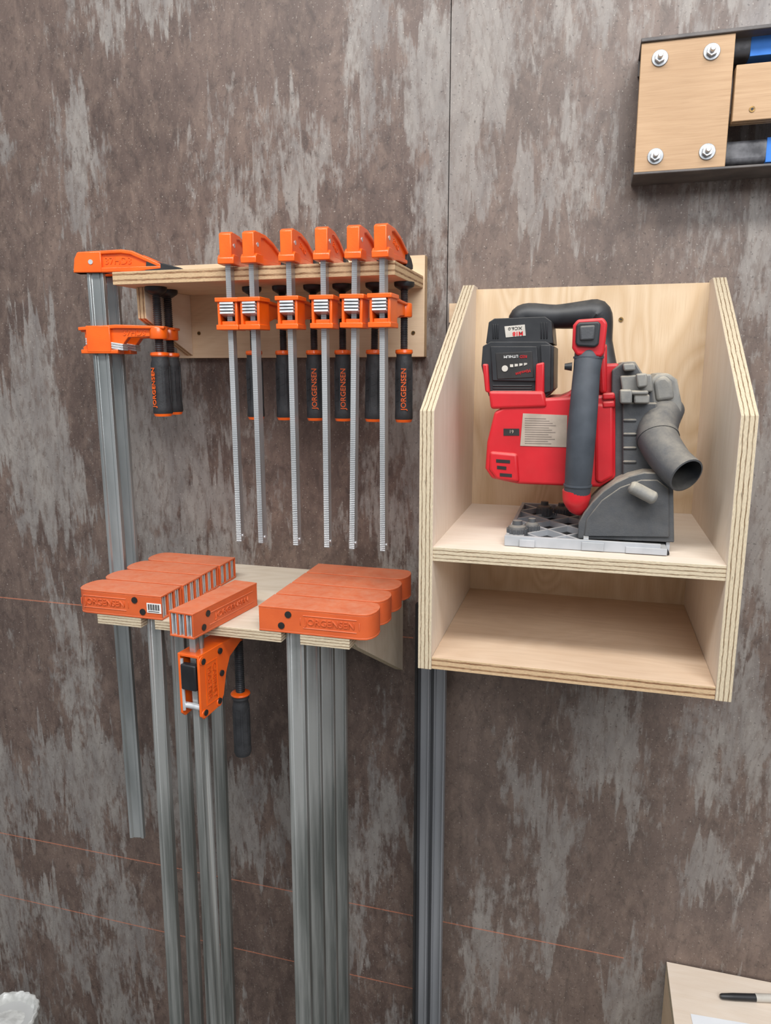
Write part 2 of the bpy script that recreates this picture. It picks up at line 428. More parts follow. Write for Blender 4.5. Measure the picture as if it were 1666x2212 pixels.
def small_clamp(loc,rz):
    R0=root('bar_clamp',loc,'small orange bar clamp with serrated steel bar and black handle','clamp',rz,'small bar clamps on the upper rack')
    pts=[];z=zbar;pit=.0026
    pts.append((-.0008,zbar));
    while z<.030:
        pts+=[(-.0152,z),(-.0152,z+pit*.6),(-.0149,z+pit*.75),(-.0149,z+pit*.9)]; z+=pit
    pts.append((-.0008,z))
    MB().prism(pts,-.0036,.0036,YZ(0)).done('bar',['steel'],R0,world=False)
    MB().cyl((-.0046,-.008,zbar+.008),(.0046,-.008,zbar+.008),.0022).done('stop_pin',['chrome'],R0,world=False)
    h=MB()
    out=[(-.021,.006),(-.022,.020),(-.021,.040),(-.015,.0425),(.016,.0415),(.040,.036),(.078,.019),(.086,.010),(.084,.0045),(.030,.006),(.012,.003),(-.002,.0015),(-.018,.002)]
    h.prism(out,-.0045,.0045,YZ(0))
    h.prism([(-.022,.032),(-.021,.0405),(-.015,.0435),(.016,.0425),(.040,.0365),(.080,.019),(.078,.0155),(.040,.032),(.014,.038)],-.0082,.0082,YZ(0))
    h.prism([(-.018,.0015),(-.022,.006),(-.021,.010),(.010,.0105),(.034,.011),(.084,.009),(.085,.004),(.03,.004),(.01,.0015)],-.0082,.0082,YZ(0))
    h.prism([(-.0225,.0015),(-.0225,.040),(-.017,.043),(.001,.043),(.001,.0015)],-.0086,.0086,YZ(0))
    h.prism([(-.0235,.0012),(-.0235,.009),(-.019,.014),(.001,.014),(.001,.0012)],-.0115,.0115,YZ(0))
    hd=h.done('fixed_jaw',['orange'],R0,world=False,bevel=.0011)
    MB().cyl((-.0092,-.011,.026),(.0092,-.011,.026),.003).done('rivet',['chrome'],hd,world=False)
    text('37HD',.010,frame((.0046,.030,.0235),(0,.94,-.33),(0,.33,.94),(1,0,0)),'orange',hd,world=False,ext=.0008)
    MB().prism([(.070,.0045),(.074,.021),(.090,.014),(.098,.006),(.098,.0003),(.066,.0003)],-.0085,.0085,YZ(0)).done('jaw_pad',['blackpl'],R0,world=False,bevel=.001)
    s=MB()
    W=.0168
    s.box(-W,W,-.027,.006,zj0-.006,zj0)
    s.box(-W+.001,W-.001,-.027,.006,zj1,zj1+.007)
    s.box(-W+.0025,-W+.0065,-.024,.006,zj1+.006,zj0-.005)
    s.box(W-.0065,W-.0025,-.024,.006,zj1+.006,zj0-.005)
    s.box(-.0125,.0125,.002,.012,zj1+.002,zj0-.002)
    s.box(-.010,.010,-.020,-.016,zj1+.006,zj1+.012)
    s.prism([(.004,zj0-.002),(.050,zj0-.004),(SY+.011,zj0-.006),(SY+.011,zj0-.020),(.050,zj0-.024),(.004,zj1+.006)],-.0045,.0045,YZ(0))
    s.prism([(.004,zj0),(.050,zj0-.003),(SY+.012,zj0-.005),(SY+.012,zj0-.008),(.050,zj0-.007),(.004,zj0-.005)],-.008,.008,YZ(0))
    s.lathe([(.0105,zj0-.024),(.0115,zj0-.022),(.0115,zj0-.006),(.0105,zj0-.004)],Matrix.Translation((0,SY,0)))
    sj=s.done('sliding_jaw',['orange'],R0,world=False,bevel=.001)
    MB().box(-.0099,.0099,-.0005,.0018,zj1+.007,zj0-.006).done('spring_recess',['blackpl'],sj,world=False)
    for i in range(4):
        T=Matrix.Translation((0,-.014,zj0-.012-.0042*i))@Matrix.Rotation(math.radians(-12),4,'X')
        MB().box(-.0096,.0096,-.0145,.013,0,.0028,T).done('clutch_plate',['chrome'],sj,world=False,bevel=.0004)
    q=MB(); screw_mesh(q,0,SY,-BT-.008,zh0-.001,.0055); q.done('screw',['thread'],R0,world=False)
    MB().lathe([(.006,-BT-.011),(.0135,-BT-.0065),(.0145,-BT-.004),(.0145,-BT-.0004)],Matrix.Translation((0,SY,0)),0,28).done('swivel_pad',['blackpl'],R0,world=False)
    q=MB(); handle(q,0,SY,zh0,zh1,.0125); grips(q,0,SY,zh0,zh1,.0125)
    hh=q.done('handle',['black','orange'],R0,world=False)
    an=math.radians(16)
    T=frame((.0133*math.sin(an),SY-.0133*math.cos(an),(zh0+zh1)/2-.004),(math.cos(an),math.sin(an),0),(0,0,1),(math.sin(an),-math.cos(an),0))
    text('JORGENSEN',.0105,rot2(T,90),'orange_text',hh,world=False,width=.060,ext=.0005,bold=.00012)
    return R0
def bx(px,py=600): return P(px,py,-.195).x
bars=[(828,-3,0,1),(768,0,.02,0),(699,4,0.004,1),(626,2,0,1),(547,-1,0,0),(494,7,0,0)]
first=None
for px,yaw,tl,tx in bars:
    loc=(bx(px+2),yF-.0004,zbt)
    if first is None: first=small_clamp(loc,math.radians(yaw))
    else: dup(first,loc,math.radians(yaw),() if tx else ('lettering',),tilt=tl)
# ---------------------------------------------------------------- large F clamps at the rack's end
def big_clamp(loc,rz,group,zbar2):
    R0=root('bar_clamp',loc,'large orange bar clamp with long grooved galvanised bar','clamp',rz,group)
    sec=[(-.0125,-.0045),(-.0085,-.0045),(-.006,-.0022),(.006,-.0022),(.0085,-.0045),(.0125,-.0045),(.0125,.0045),(.0085,.0045),(.006,.0022),(-.006,.0022),(-.0085,.0045),(-.0125,.0045)]
    MB().prism(sec,zbar2,.008).done('bar',['galv'],R0,world=False,bevel=.0004)
    h=MB()
    o=[(-.030,.002),(-.027,.022),(-.022,.031),(.045,.034),(.060,.032),(.100,.014),(.103,.008),(.060,.004),(.02,.002)]
    h.prism(o,-.006,.006,XZ(0))
    h.prism([(-.022,.0265),(-.022,.0315),(.045,.0345),(.061,.0325),(.103,.014),(.103,.008),(.058,.027),(.044,.029)],-.0105,.0105,XZ(0))
    h.prism([(-.030,.002),(-.029,.009),(.02,.0095),(.06,.0105),(.103,.011),(.103,.007),(.06,.003),(.02,.002)],-.0105,.0105,XZ(0))
    h.prism([(-.030,.002),(-.027,.022),(-.022,.031),(.014,.032),(.014,.002)],-.011,.011,XZ(0))
    hd=h.done('fixed_jaw',['orange'],R0,world=False,bevel=.0014)
    MB().cyl((-.002,.012,.017),(-.002,-.012,.017),.0035).done('rivet',['chrome'],hd,world=False)
    text('37HD3',.014,frame((.038,-.0062,.0185),(1,0,0),(0,0,1),(0,-1,0)),'orange',hd,world=False,ext=.001)
    MB().prism([(.078,.0004),(.082,.020),(.100,.016),(.132,.008),(.134,.0004)],-.010,.010,XZ(0)).done('jaw_pad',['blackpl'],R0,world=False,bevel=.001)
    z0=P(240,702,-.17).z-zbt; z1=P(200,764,-.17).z-zbt
    s=MB(); sx=.090
    s.prism([(-.028,z0-.003),(.030,z0),(sx+.012,z0-.003),(sx+.012,z0-.016),(.045,z0-.018),(.030,z1+.006),(.028,z1),(-.026,z1),(-.026,z1+.010),(-.022,z1+.012),(-.022,z0-.010),(-.028,z0-.010)],-.006,.006,XZ(0))
    s.prism([(-.017,z1+.002),(.020,z1+.002),(.020,z0-.001),(-.017,z0-.001)],-.0115,-.0055,XZ(0))
    s.prism([(-.017,z1+.002),(.020,z1+.002),(.020,z0-.001),(-.017,z0-.001)],.0055,.0125,XZ(0))
    s.prism([(-.029,z0-.008),(-.029,z0-.003),(.030,z0+.0005),(sx+.013,z0-.002),(sx+.013,z0-.006),(.03,z0-.005)],-.012,.012,XZ(0))
    s.prism([(-.027,z1),(.030,z1),(.030,z1+.006),(-.027,z1+.006)],-.012,.012,XZ(0))
    s.lathe([(.0125,z0-.021),(.0135,z0-.019),(.0135,z0-.005),(.0125,z0-.003)],Matrix.Translation((sx,0,0)))
    sj=s.done('sliding_jaw',['orange'],R0,world=False,bevel=.001)
    text('37HD3',.012,frame((.055,-.0062,z0-.0115),(1,0,0),(0,0,1),(0,-1,0)),'orange',sj,world=False,ext=.001)
    text('JORGENSEN',.008,rot2(frame((.001,-.0116,(z0+z1)/2),(1,0,0),(0,0,1),(0,-1,0)),90),'ink',sj,world=False,width=.032,ext=.0005,bold=.0001)
    for i in range(3):
        T=Matrix.Translation((.004,0,z1+.0165-.0034*i))@Matrix.Rotation(math.radians(9),4,'Y')
        MB().box(-.024,.034,-.0105,.0085,0,.0028,T).done('clutch_plate',['chrome'],sj,world=False,bevel=.0004)
    hz0=P(350,762,-.14).z-zbt; hz1=P(350,898,-.14).z-zbt
    q=MB(); screw_mesh(q,sx,0,-BT-.008,hz0-.001,.0065,.003); q.done('screw',['thread'],R0,world=False)
    MB().lathe([(.007,-BT-.012),(.015,-BT-.0065),(.016,-BT-.004),(.016,-BT-.0004)],Matrix.Translation((sx,0,0)),0,28).done('swivel_pad',['blackpl'],R0,world=False)
    q=MB(); handle(q,sx,0,hz0,hz1,.0140); grips(q,sx,0,hz0,hz1,.0140)
    hh=q.done('handle',['black','orange'],R0,world=False)
    an=math.radians(-30)
    T=frame((sx+.0148*math.sin(an),-.0148*math.cos(an),(hz0+hz1)/2-.004),(math.cos(an),math.sin(an),0),(0,0,1),(math.sin(an),-math.cos(an),0))
    text('JORGENSEN',.0095,rot2(T,90),'orange_text',hh,world=False,width=.060,ext=.0005,bold=.0001)
    return R0
p=P(208,596,-.165)
g='large bar clamps at the rack end'
big_clamp((p.x,-.165,zbt),math.radians(12),g,P(312,1797,-.15).z-zbt)
p2=P(241,596,-.115)
big_clamp((p2.x,-.118,zbt),math.radians(10),g,P(300,1275,-.11).z-zbt)
# ---------------------------------------------------------------- lower shelf
yS=-.30
zS=(P(755,1383,yS).z+P(210,1324,yS).z)/2; ST=.0145
A=P(210,1330,yS).x; Bx=P(755,1390,yS).x
n1=(P(304,1340,yS).x,P(334,1345,yS).x); n2=(P(607,1370,yS).x,P(648,1375,yS).x)
low=root('clamp_shelf',((A+Bx)/2,0,zS-.15),'notched pale plywood wall shelf carrying parallel clamps','shelf')
yn=-.060
MB().prism([(A,0),(A,yS),(n1[0],yS),(n1[0],yn),(n1[1],yn),(n1[1],yS),(n2[0],yS),(n2[0],yn),(n2[1],yn),(n2[1],yS),(Bx,yS),(Bx,0)],zS-ST,zS,None,0,1).done('shelf_board',['birch_pale','edge'],low,bevel=.0006)
zg=P(867,1447,0).z
MB().prism([(0,zS-ST-.0002),(0,zg),(yS+.05,zS-ST-.016),(yS+.03,zS-ST-.0002)],-.014,0,YZ(Bx-.004),0,1,swap=True).done('bracket',['birch_pale','edge'],low,bevel=.0006)
# ---------------------------------------------------------------- parallel clamps hanging in the notches
JH=.035; JW=.0525; PITCH=.0562
def parallel(side,xa,xb,xbar,loc,group,label):
    R0=root('parallel_clamp',loc,label,'clamp',0,group)
    a,b=xa-xbar,xb-xbar
    s=MB(); tip,end=(a,b) if side<0 else (b,a)
    d=1 if side<0 else -1
    cutx=end-d*.016
    def outline(xe,ins=0):
        pl=[(xe,ins),(tip+d*.018,ins)]
        for i in range(1,8):
            q=i/8*math.pi
            pl.append((tip+d*(.018+ins-.018*math.sin(q)**.8),JW/2-(JW/2-ins)*math.cos(q)))
        return pl+[(tip+d*.018,JW-ins),(xe,JW-ins)]
    s.prism(outline(end),JH-.0026,JH); s.prism(outline(end),.0003,.0029)
    s.prism(outline(cutx,.0002),.0026,JH-.0024)
    for k in range(4):
        y0=.0002+k*(JW-.0022)/3
        s.box(cutx-d*.001,end-d*.0002,y0,y0+.0018,.0026,JH-.0024)
    fx0,fx1=(tip+d*.010,tip+d*.088) if side<0 else (tip+d*.100,tip+d*.018)
    if fx0>fx1: fx0,fx1=fx1,fx0
    z0,z1=.009,JH-.008
    for q in ((fx0+.004,fx1-.004,z0,z0+.0011),(fx0+.004,fx1-.004,z1-.0011,z1)):
        s.box(q[0],q[1],-.0007,.001,q[2],q[3])
    for xx in (fx0,fx1-.0011): s.box(xx,xx+.0011,-.0007,.001,z0+.004,z1-.004)
    jaw=s.done('fixed_jaw',['orange_plastic'],R0,world=False,bevel=.0006)
    i=MB()
    cw=(JW-.0022)/3-.0018
    for k in range(3):
        y0=.0020+k*(JW-.0022)/3
        i.box(cutx+d*.0005,cutx+d*.009,y0,y0+cw,.0031,JH-.0029,None,1)
        i.box(cutx+d*.001,end-d*.0010,y0+.0026,y0+.0044,.0031,JH-.0029,None,0)
        i.box(cutx+d*.001,end-d*.0022,y0+cw-.0050,y0+cw-.0032,.0031,JH-.0029,None,0)
    i.done('steel_core',['chrome','blackpl'],jaw,world=False)
    text('JORGENSEN',.0125,frame(((fx0+fx1)/2,-.0002,(z0+z1)/2),(1,0,0),(0,0,1),(0,-1,0)),'orange_plastic',jaw,world=False,width=(fx1-fx0)*.84,ext=.0008)
    for dx,dz in ((-.018,.026),(-.006,.010)) if side<0 else ((-.012,.010),(-.002,.026)):
        MB().cyl((dx,.0005,dz),(dx,-.0009,dz),.0046).done('rubber_plug',['dot'],jaw,world=False)
    sec=[(-.0145,-.0045),(-.010,-.0045),(-.008,-.0014),(.008,-.0014),(.010,-.0045),(.0145,-.0045),(.0145,.0045),(.010,.0045),(.008,.0014),(-.008,.0014),(-.010,.0045),(-.0145,.0045)]
    k=.76 if side<0 else .86
    sec=[(x*k,y+.020) for x,y in sec]
    br_=MB().prism(sec,-.98,.0).done('bar',['galv_worn'],R0,world=False,bevel=.0005)
    br_.rotation_euler=(0,.012 if side<0 else .004,0)
    return R0
Lx=[P(163,1290,yS).x,P(350,1310,yS).x]; Lb=(n1[0]+n1[1])/2
Rx=[P(560,1340,yS).x,P(807,1360,yS).x]; Rb=(n2[0]+n2[1])/2
c1=parallel(-1,Lx[0],Lx[1],Lb,(Lb,yS-.001,zS),'parallel clamps with ribbed ends','terracotta-orange parallel clamp jaw hanging by its bar in shelf notch')
for k,dx in ((1,.001),(2,-.001),(3,.0006)):
    dup(c1,(Lb+dx,yS-.001+PITCH*k,zS),0)
c2=parallel(1,Rx[0],Rx[1],Rb,(Rb,yS-.001,zS),'parallel clamps with rounded ends','terracotta-orange parallel clamp with rounded jaw tip on plywood shelf')
for k in range(1,4):
    dup(c2,(Rb+.0005*k,yS-.001+PITCH*k,zS),0)
st=MB()
sx0=P(318,1300,yS).x-Lb; sx1=P(350,1300,yS).x-Lb-.001
st.box(sx0,sx1,-.0008,-.0003,.010,.024,None,0)
for i in range(14):
    xx=sx0+.002+(sx1-sx0-.004)*i/14
    st.box(xx,xx+.0006+.0005*(i%3==0),-.0010,-.0007,.014,.0225,None,1)
st.box(sx0+.002,sx1-.003,-.0010,-.0007,.0115,.0125,None,1)
st.done('barcode_sticker',['white','ink'],c1,world=False,label='white barcode sticker')
# ---------------------------------------------------------------- single parallel clamp at the front
mp=P(437,1383,-.318)
mc=root('parallel_clamp',(mp.x-.003,-.308,zS),'orange parallel clamp with sliding jaw and black handle below shelf','clamp',math.radians(-7))
s=MB(); w2=.0190; L=.152; yo=-.046
s.box(-w2,w2,yo,yo+L,JH-.0028,JH); s.box(-w2,w2,yo,yo+L,.0004,.0032)
s.box(-w2+.0002,w2-.0002,yo+.014,yo+L-.0002,.0030,JH-.0026)
for k in range(4):
    x0=-w2+.0002+k*(2*w2-.0024)/3; s.box(x0,x0+.0020,yo+.0002,yo+.015,.003,JH-.0026)
for q in ((yo+.035,yo+.14,.009,.0101),(yo+.035,yo+.14,.025,.0261)): s.box(w2-.001,w2+.0007,q[0],q[1],q[2],q[3])
jaw=s.done('fixed_jaw',['orange_plastic'],mc,world=False,bevel=.0006)
i=MB()
for k in range(3):
    x0=-w2+.0022+k*(2*w2-.0024)/3
    i.box(x0,x0+.0098,yo+.007,yo+.0135,.0034,JH-.0032,None,1)
    i.box(x0+.001,x0+.0028,yo+.001,yo+.012,.0034,JH-.0032,None,0); i.box(x0+.0062,x0+.0080,yo+.002,yo+.012,.0034,JH-.0032,None,0)
i.done('steel_core',['chrome','blackpl'],jaw,world=False)
for yy,zz in ((yo+.032,.026),(yo+.022,.010)):
    MB().cyl((w2-.0005,yy,zz),(w2+.0009,yy,zz),.0044).done('rubber_plug',['dot'],jaw,world=False)
text('JORGENSEN',.011,frame((w2+.0002,yo+.088,.0175),(0,1,0),(0,0,1),(1,0,0)),'orange_plastic',jaw,world=False,width=.08,ext=.0008)
MB().prism([(-.0045,-.026),(.0045,-.026),(.0045,-.022),(.0018,-.020),(.0018,-.012),(.0045,-.010),(.0045,-.006),(-.0045,-.006),(-.0045,-.010),(-.0018,-.012),(-.0018,-.020),(-.0045,-.022)],-.98,.0).done('bar',['galv_worn'],mc,world=False,bevel=.0004)
s=MB()
zq0,zq1=-.012-ST,-.118
SYm=.080
pl=[(-.036,zq0),(-.036,zq1+.006),(-.030,zq1),(.006,zq1+.004),(.016,zq1+.016),(.024,zq0-.045),(.034,zq0-.026),(.060,zq0-.014),(.086,zq0-.012),(.086,zq0)]
s.prism(pl,.0135,.0170,YZ(0)); s.prism(pl,-.0170,-.0135,YZ(0))
s.box(-.0168,.0168,-.0358,.086,zq0-.004,zq0-.0002)
s.box(-.0165,.0165,.006,.010,zq0-.05,zq0-.004)
s.lathe([(.0135,zq0-.014),(.0145,zq0-.012),(.0145,zq0-.002),(.0135,zq0)],Matrix.Translation((0,SYm,0)))
for yy,zz,rr in ((-.030,zq0-.008,.006),(.004,zq1+.010,.006),(-.030,zq1+.008,.006)):
    s.cyl((.0168,yy,zz),(.0182,yy,zz),rr)
sj=s.done('sliding_jaw',['orange'],mc,world=False,bevel=.0008,label='bright orange sliding jaw')
for yy,zz in ((-.028,zq0-.010),(.010,zq0-.009),(.064,zq0-.007),(.004,zq1+.012),(-.028,zq1+.009),(.012,zq0-.042)):
    MB().cyl((.0168,yy,zz),(.0192,yy,zz),.0042).done('rivet',['dot'],sj,world=False)
T=rot2(frame((.0171,-.0095,(zq0+zq1)/2),(0,1,0),(0,0,1),(1,0,0)),-90)
text('CABINET',.0105,T@Matrix.Translation((0,.0056,0)),'orange_dark',sj,world=False,width=.050,ext=.0005)
text('MASTER',.0105,T@Matrix.Translation((0,-.0056,0)),'orange_dark',sj,world=False,width=.046,ext=.0005)
fr=MB()
for q in ((-.023,-.0218,zq0-.017,zq1+.017),(.0028,.004,zq0-.017,zq1+.017)): fr.box(.0168,.0176,q[0],q[1],q[2],q[3])
for q in (zq0-.017,zq1+.016): fr.box(.0168,.0176,-.023,.004,q,q+.0011)
fr.done('raised_border',['orange'],sj,world=False)
MB().box(-.012,.012,-.0385,-.028,zq0-.050,zq0-.014).box(-.010,.010,-.026,.002,zq0-.046,zq0-.018).done('clamping_pad',['blackpl'],mc,world=False,bevel=.002)
r_=MB(); r_.cyl((-.0165,-.030,zq1+.016),(.0165,-.030,zq1+.016),.0042); r_.cyl((-.012,-.034,zq0-.008),(-.012,-.034,zq1+.010),.0022); r_.done('cross_pin',['chrome'],mc,world=False)
hz0=P(530,1500,-.23).z-zS; hz1=P(540,1632,-.23).z-zS
q=MB(); screw_mesh(q,0,SYm,zq0-.010,hz0-.002,.007,.003); q.done('screw',['thread'],mc,world=False)
q=MB(); q.lathe([(.0105,hz0-.003),(.0140,hz0-.0015),(.0146,hz0),(.0140,hz0+.0015),(.0105,hz0+.003)],Matrix.Translation((0,SYm,0)),0,28); q.done('collar',['orange'],mc,world=False)
q=MB(); handle(q,0,SYm,hz0-.003,hz1,.0125,(0,0)); grips(q,0,SYm,hz0-.003,hz1,.0125); q.done('handle',['black'],mc,world=False)
# ---------------------------------------------------------------- guide rail under cabinet
a=P(900,1500,-.06).x; b=P(961,1500,-.06).x
rl=root('guide_rail',((a+b)/2,-.05,.02),'tall aluminium saw guide rail standing on end against the wall','rail')
ztop=zb-.004
wv=b-a
s=MB(); s.box(a,b,-.048,-.044,.0,ztop)
for fr_,hw,h in ((.40,.03,.006),(.62,.02,.004),(.97,.03,.010)):
    xx=a+wv*fr_; s.box(xx-wv*hw,xx+wv*hw,-.048-h,-.048,.0,ztop)
s.done('rail_body',['alu'],rl,bevel=.0006)
MB().box(a+wv*.0,a+wv*.10,-.0505,-.048,.001,ztop-.001).done('glide_strip',['alu_dark'],rl,label='dark glide strip')
MB().box(a+wv*.46,a+wv*.56,-.0495,-.048,.001,ztop-.001).done('glide_strip',['alu_dark'],rl,label='dark glide strip')
MB().box(a-.004,a-.0002,-.056,-.044,.001,ztop-.001).done('splinter_strip',['ink'],rl,label='black rubber edge strip')
# ---------------------------------------------------------------- bolted jig, upper part of the wall
yj=-.062
TL=P(1390,92,yj);TR=P(1588,72,yj);BR=P(1569,360,yj);BL=P(1367,373,yj)
jx0=(TL.x+BL.x)/2; jx1=(TR.x+BR.x)/2; jz1=(TL.z+TR.z)/2; jz0=(BL.z+BR.z)/2
jg=root('bolted_jig',((jx0+.45),0,jz0),'oak plywood plates bolted across dark steel angles and taped bars','jig')
XE=jx0+.62
MB().prism([(jx0,jz0),(jx1,jz0),(jx1,jz1),(jx0,jz1)],0,-.016,XZ(yj),0,1,swap=False).done('end_plate',['oak','edge_fir'],jg,bevel=.0008)
MB().prism([(XE-.12,jz0),(XE,jz0),(XE,jz1),(XE-.12,jz1)],0,-.016,XZ(yj),0,1,swap=False).done('end_plate',['oak','edge_fir'],jg,bevel=.0008)
for z,sg in ((jz1,1),(jz0,-1)):
    s=MB(); s.box(jx0-.001,XE+.002,yj-.003,-.001,z+sg*.0002,z+sg*(.0050 if sg>0 else .0036))
    s.box(jx0-.001,XE+.002,-.006,-.001,z,z-sg*.020)
    s.done('steel_angle',['darksteel'],jg,bevel=.001)
pipez=[P(1620,332,-.03).z,P(1620,103,-.03).z]
def bar_(x0,x1,z,e=0): return MB().box(x0,x1,-.043-e,-.014+e,z-.0145-e,z+.0145+e)
for z in pipez:
    bar_(jx0+.01,XE-.01,z).done('steel_bar',['pipe'],jg,bevel=.007,bseg=4)
tx=P(1655,332,-.043).x; bar_(tx,tx+.05,pipez[0],.0004).done('tape_wrap',['blue'],jg,bevel=.0005,label='blue masking tape')
tx=P(1622,100,-.043).x; bar_(tx,tx+.07,pipez[1],.0004).done('tape_wrap',['blue'],jg,bevel=.0005,label='blue masking tape')
wa=P(1592,140,-.066); wb=P(1592,262,-.066)
MB().prism([(wa.x,wb.z),(wa.x+.26,wb.z),(wa.x+.26,wa.z),(wa.x,wa.z)],0,-.020,XZ(-.066),0,1).done('slide_block',['oak','edge_fir'],jg,bevel=.0008)
p=P(1625,236,-.066); MB().cyl(p,p+Vector((0,-.001,0)),.0035).cyl(p,p+Vector((0,-.0014,0)),.0016,1).done('screw',['brass','ink'],jg)
for (a_,b_) in ((1426,126),(1538,112),(1416,338),(1528,328)):
    p=P(a_,b_,yj)
    s=MB(); T=frame((p.x,p.y,p.z),(1,0,0),(0,0,1),(0,-1,0))
    s.lathe([(.0098,0.0),(.0102,.0006),(.0098,.0016)],T,0,32)
    hx=[(.0068*math.cos(math.pi/3*k+.4),.0068*math.sin(math.pi/3*k+.4)) for k in range(6)]
    s.prism(hx,.0014,.0075,T,1)
    s.lathe([(.0030,.006),(.0034,.007),(.0034,.013),(.0028,.0142)],T,1,20)
    s.done('bolt',['zinc','chrome'],jg,bevel=.0004)
# ---------------------------------------------------------------- plywood bench lower corner
q=P(1440,2076,-.002)
bn_=root('plywood_bench',(q.x+.3,-.2,0),'pale plywood bench box with marker and paper on top','bench')
MB().prism([(q.x,-.42),(q.x+.62,-.42),(q.x+.62,-.003),(q.x,-.003)],q.z-.018,q.z,None,0,1).done('bench_top',['birch','edge'],bn_,bevel=.0006)
MB().prism([(q.x,-.002-.001),(q.x+.017,-.003),(q.x+.017,-.42),(q.x,-.42)],0,q.z-.0185,None,0).done('side_panel',['maple'],bn_)
MB().prism([(q.x+.603,-.003),(q.x+.62,-.003),(q.x+.62,-.42),(q.x+.603,-.42)],0,q.z-.0185,None,0).done('side_panel',['maple'],bn_)
zt2=q.z
def Pz(px,py,z):
    r=Vector((px-CX,CY-py,-F)); d=Vector((rX.dot(r),nY.dot(r),up.dot(r)))
    return C+d*((z-C.z)/d.z)
m0=Pz(1556,2152,zt2+.0062); m1=Pz(1632,2155,zt2+.0062); dr=(m1-m0).normalized()
mk=root('marker_pen',(m1.x,m1.y,zt2),'black-capped permanent marker lying on plywood bench','pen')
s=MB(); s.tube([m0,m0+dr*.003,m0+dr*.02,m1],[.003,.0042,.0052,.0056],0,24)
s.done('cap',['blackpl'],mk)
MB().tube([m1,m1+dr*.07,m1+dr*.085],[.0060,.0060,.0052],0,24).done('barrel',['label'],mk,label='light grey barrel')
pa=Pz(1492,2190,zt2+.0008)
pp=root('paper_sheet',(pa.x+.1,pa.y-.06,zt2),'white paper sheet lying on plywood bench','paper')
MB().prism([(pa.x,pa.y),(pa.x+.21,pa.y+.012),(pa.x+.22,pa.y-.12),(pa.x+.008,pa.y-.135)],zt2+.0004,zt2+.001).done('sheet',['paper'],pp)
# ---------------------------------------------------------------- lined waste bin lower corner
bp=P(64,2215,-.20); br=.055
bc_=Vector((bp.x-br,-.20,0)); bz=bp.z
bn2=root('waste_bin',(bc_.x,bc_.y,0),'slim white waste bin lined with a clear plastic bag','bin')
T=Matrix.Translation(bc_)
MB().lathe([(br*.8,0),(br*.93,bz-.03),(br*.97,bz-.012),(br*.97,bz-.008)],T,0,40).done('bin_body',['bin'],bn2)
s=MB(); s.lathe([(br*.95,bz-.10),(br*.99,bz-.05),(br*1.0,bz-.02),(br*1.01,bz-.004),(br*1.06,bz),(br*1.07,bz+.004),(br*1.03,bz+.007),(br*.95,bz+.006),(br*.90,bz-.004),(br*.84,bz-.012),(br*.6,bz-.010),(br*.3,bz-.002),(br*.01,bz)],T,0,72)
for i,v in enumerate(s.v):
    rad=Vector((v.x-bc_.x,v.y-bc_.y,0)); an=math.atan2(rad.y,rad.x)
    pl_=math.sin(an*22)*.0012*min(1,rad.length/br)
    s.v[i]=v+(rad.normalized()*pl_ if rad.length>1e-6 else Vector())+mnoise.noise_vector(v*35)*.003+mnoise.noise_vector(v*100)*.0012
s.done('bag_liner',['bag'],bn2,smooth=60)
# ---------------------------------------------------------------- track saw
sw0=Vector((P(1270,1190,-.2).x,-.17,zs))
saw=root('track_saw',sw0,'red and black cordless track saw dusty on plywood shelf','saw')
def pp_(pts,y): return [(P(a,b,y).x,P(a,b,y).z) for a,b in pts]
def px_prism(mb,pts,y0,y1,m=0): return mb.prism(pp_(pts,y0),0,-(y1-y0),XZ(y0),m)
yB0,yB1=-.285,-.055
bx0=P(1090,1165,yB0).x; bx1=P(1452,1185,yB0).x
bz0=zs+.0006
s=MB()
s.box(bx0+.002,bx1-.002,yB0+.002,yB1-.002,bz0+.0003,bz0+.003,None,1)
s.box(bx0,bx1-.012,yB0,yB0+.0045,bz0,bz0+.0125)
s.box(bx0+.0003,bx0+.0045,yB0+.004,yB1-.004,bz0+.0002,bz0+.0123)
s.box(bx1-.0045,bx1-.0003,yB0+.02,yB1-.004,bz0+.0002,bz0+.0123); s.box(bx0,bx1,yB1-.0045,yB1,bz0,bz0+.0125)
s.box(bx0+.018,bx0+.036,yB0-.003,yB0+.0015,bz0+.0003,bz0+.009); s.box(bx1-.05,bx1-.005,yB0-.002,yB0+.05,bz0+.0004,bz0+.008)
s.box(bx0+.0008,bx0+.022,yB0+.0008,yB0+.03,bz0+.0005,bz0+.0115)
s.box(bx0+.09,bx0+.115,yB0-.0015,yB0+.0015,bz0+.0003,bz0+.0105)
xm=bx0+(bx1-bx0)*.5
ny=4
for j in range(ny):
    ya=yB0+(yB1-yB0)*j/ny; yc=yB0+(yB1-yB0)*(j+1)/ny
    for ci,(xa_,xb_) in enumerate(((bx0,(bx0+xm)/2),((bx0+xm)/2,xm))):
        for di,(p0,p1) in enumerate((((xa_,ya),(xb_,yc)),((xb_,ya),(xa_,yc)))):
            p0=Vector(p0); p1=Vector(p1); d=(p1-p0).normalized(); p0=p0+d*.0012; p1=p1-d*.0012; nn=Vector((-d.y,d.x))*.0015
            s.prism([(p0.x+nn.x,p0.y+nn.y),(p1.x+nn.x,p1.y+nn.y),(p1.x-nn.x,p1.y-nn.y),(p0.x-nn.x,p0.y-nn.y)],bz0+.0028,bz0+.0106+.0004*di+.00015*ci+.00007*(j%2))
s.box(xm-.003,xm+.003,yB0+.004,yB1-.004,bz0+.001,bz0+.014)
s.done('base_plate',['cast','ink'],saw,bevel=.0005)
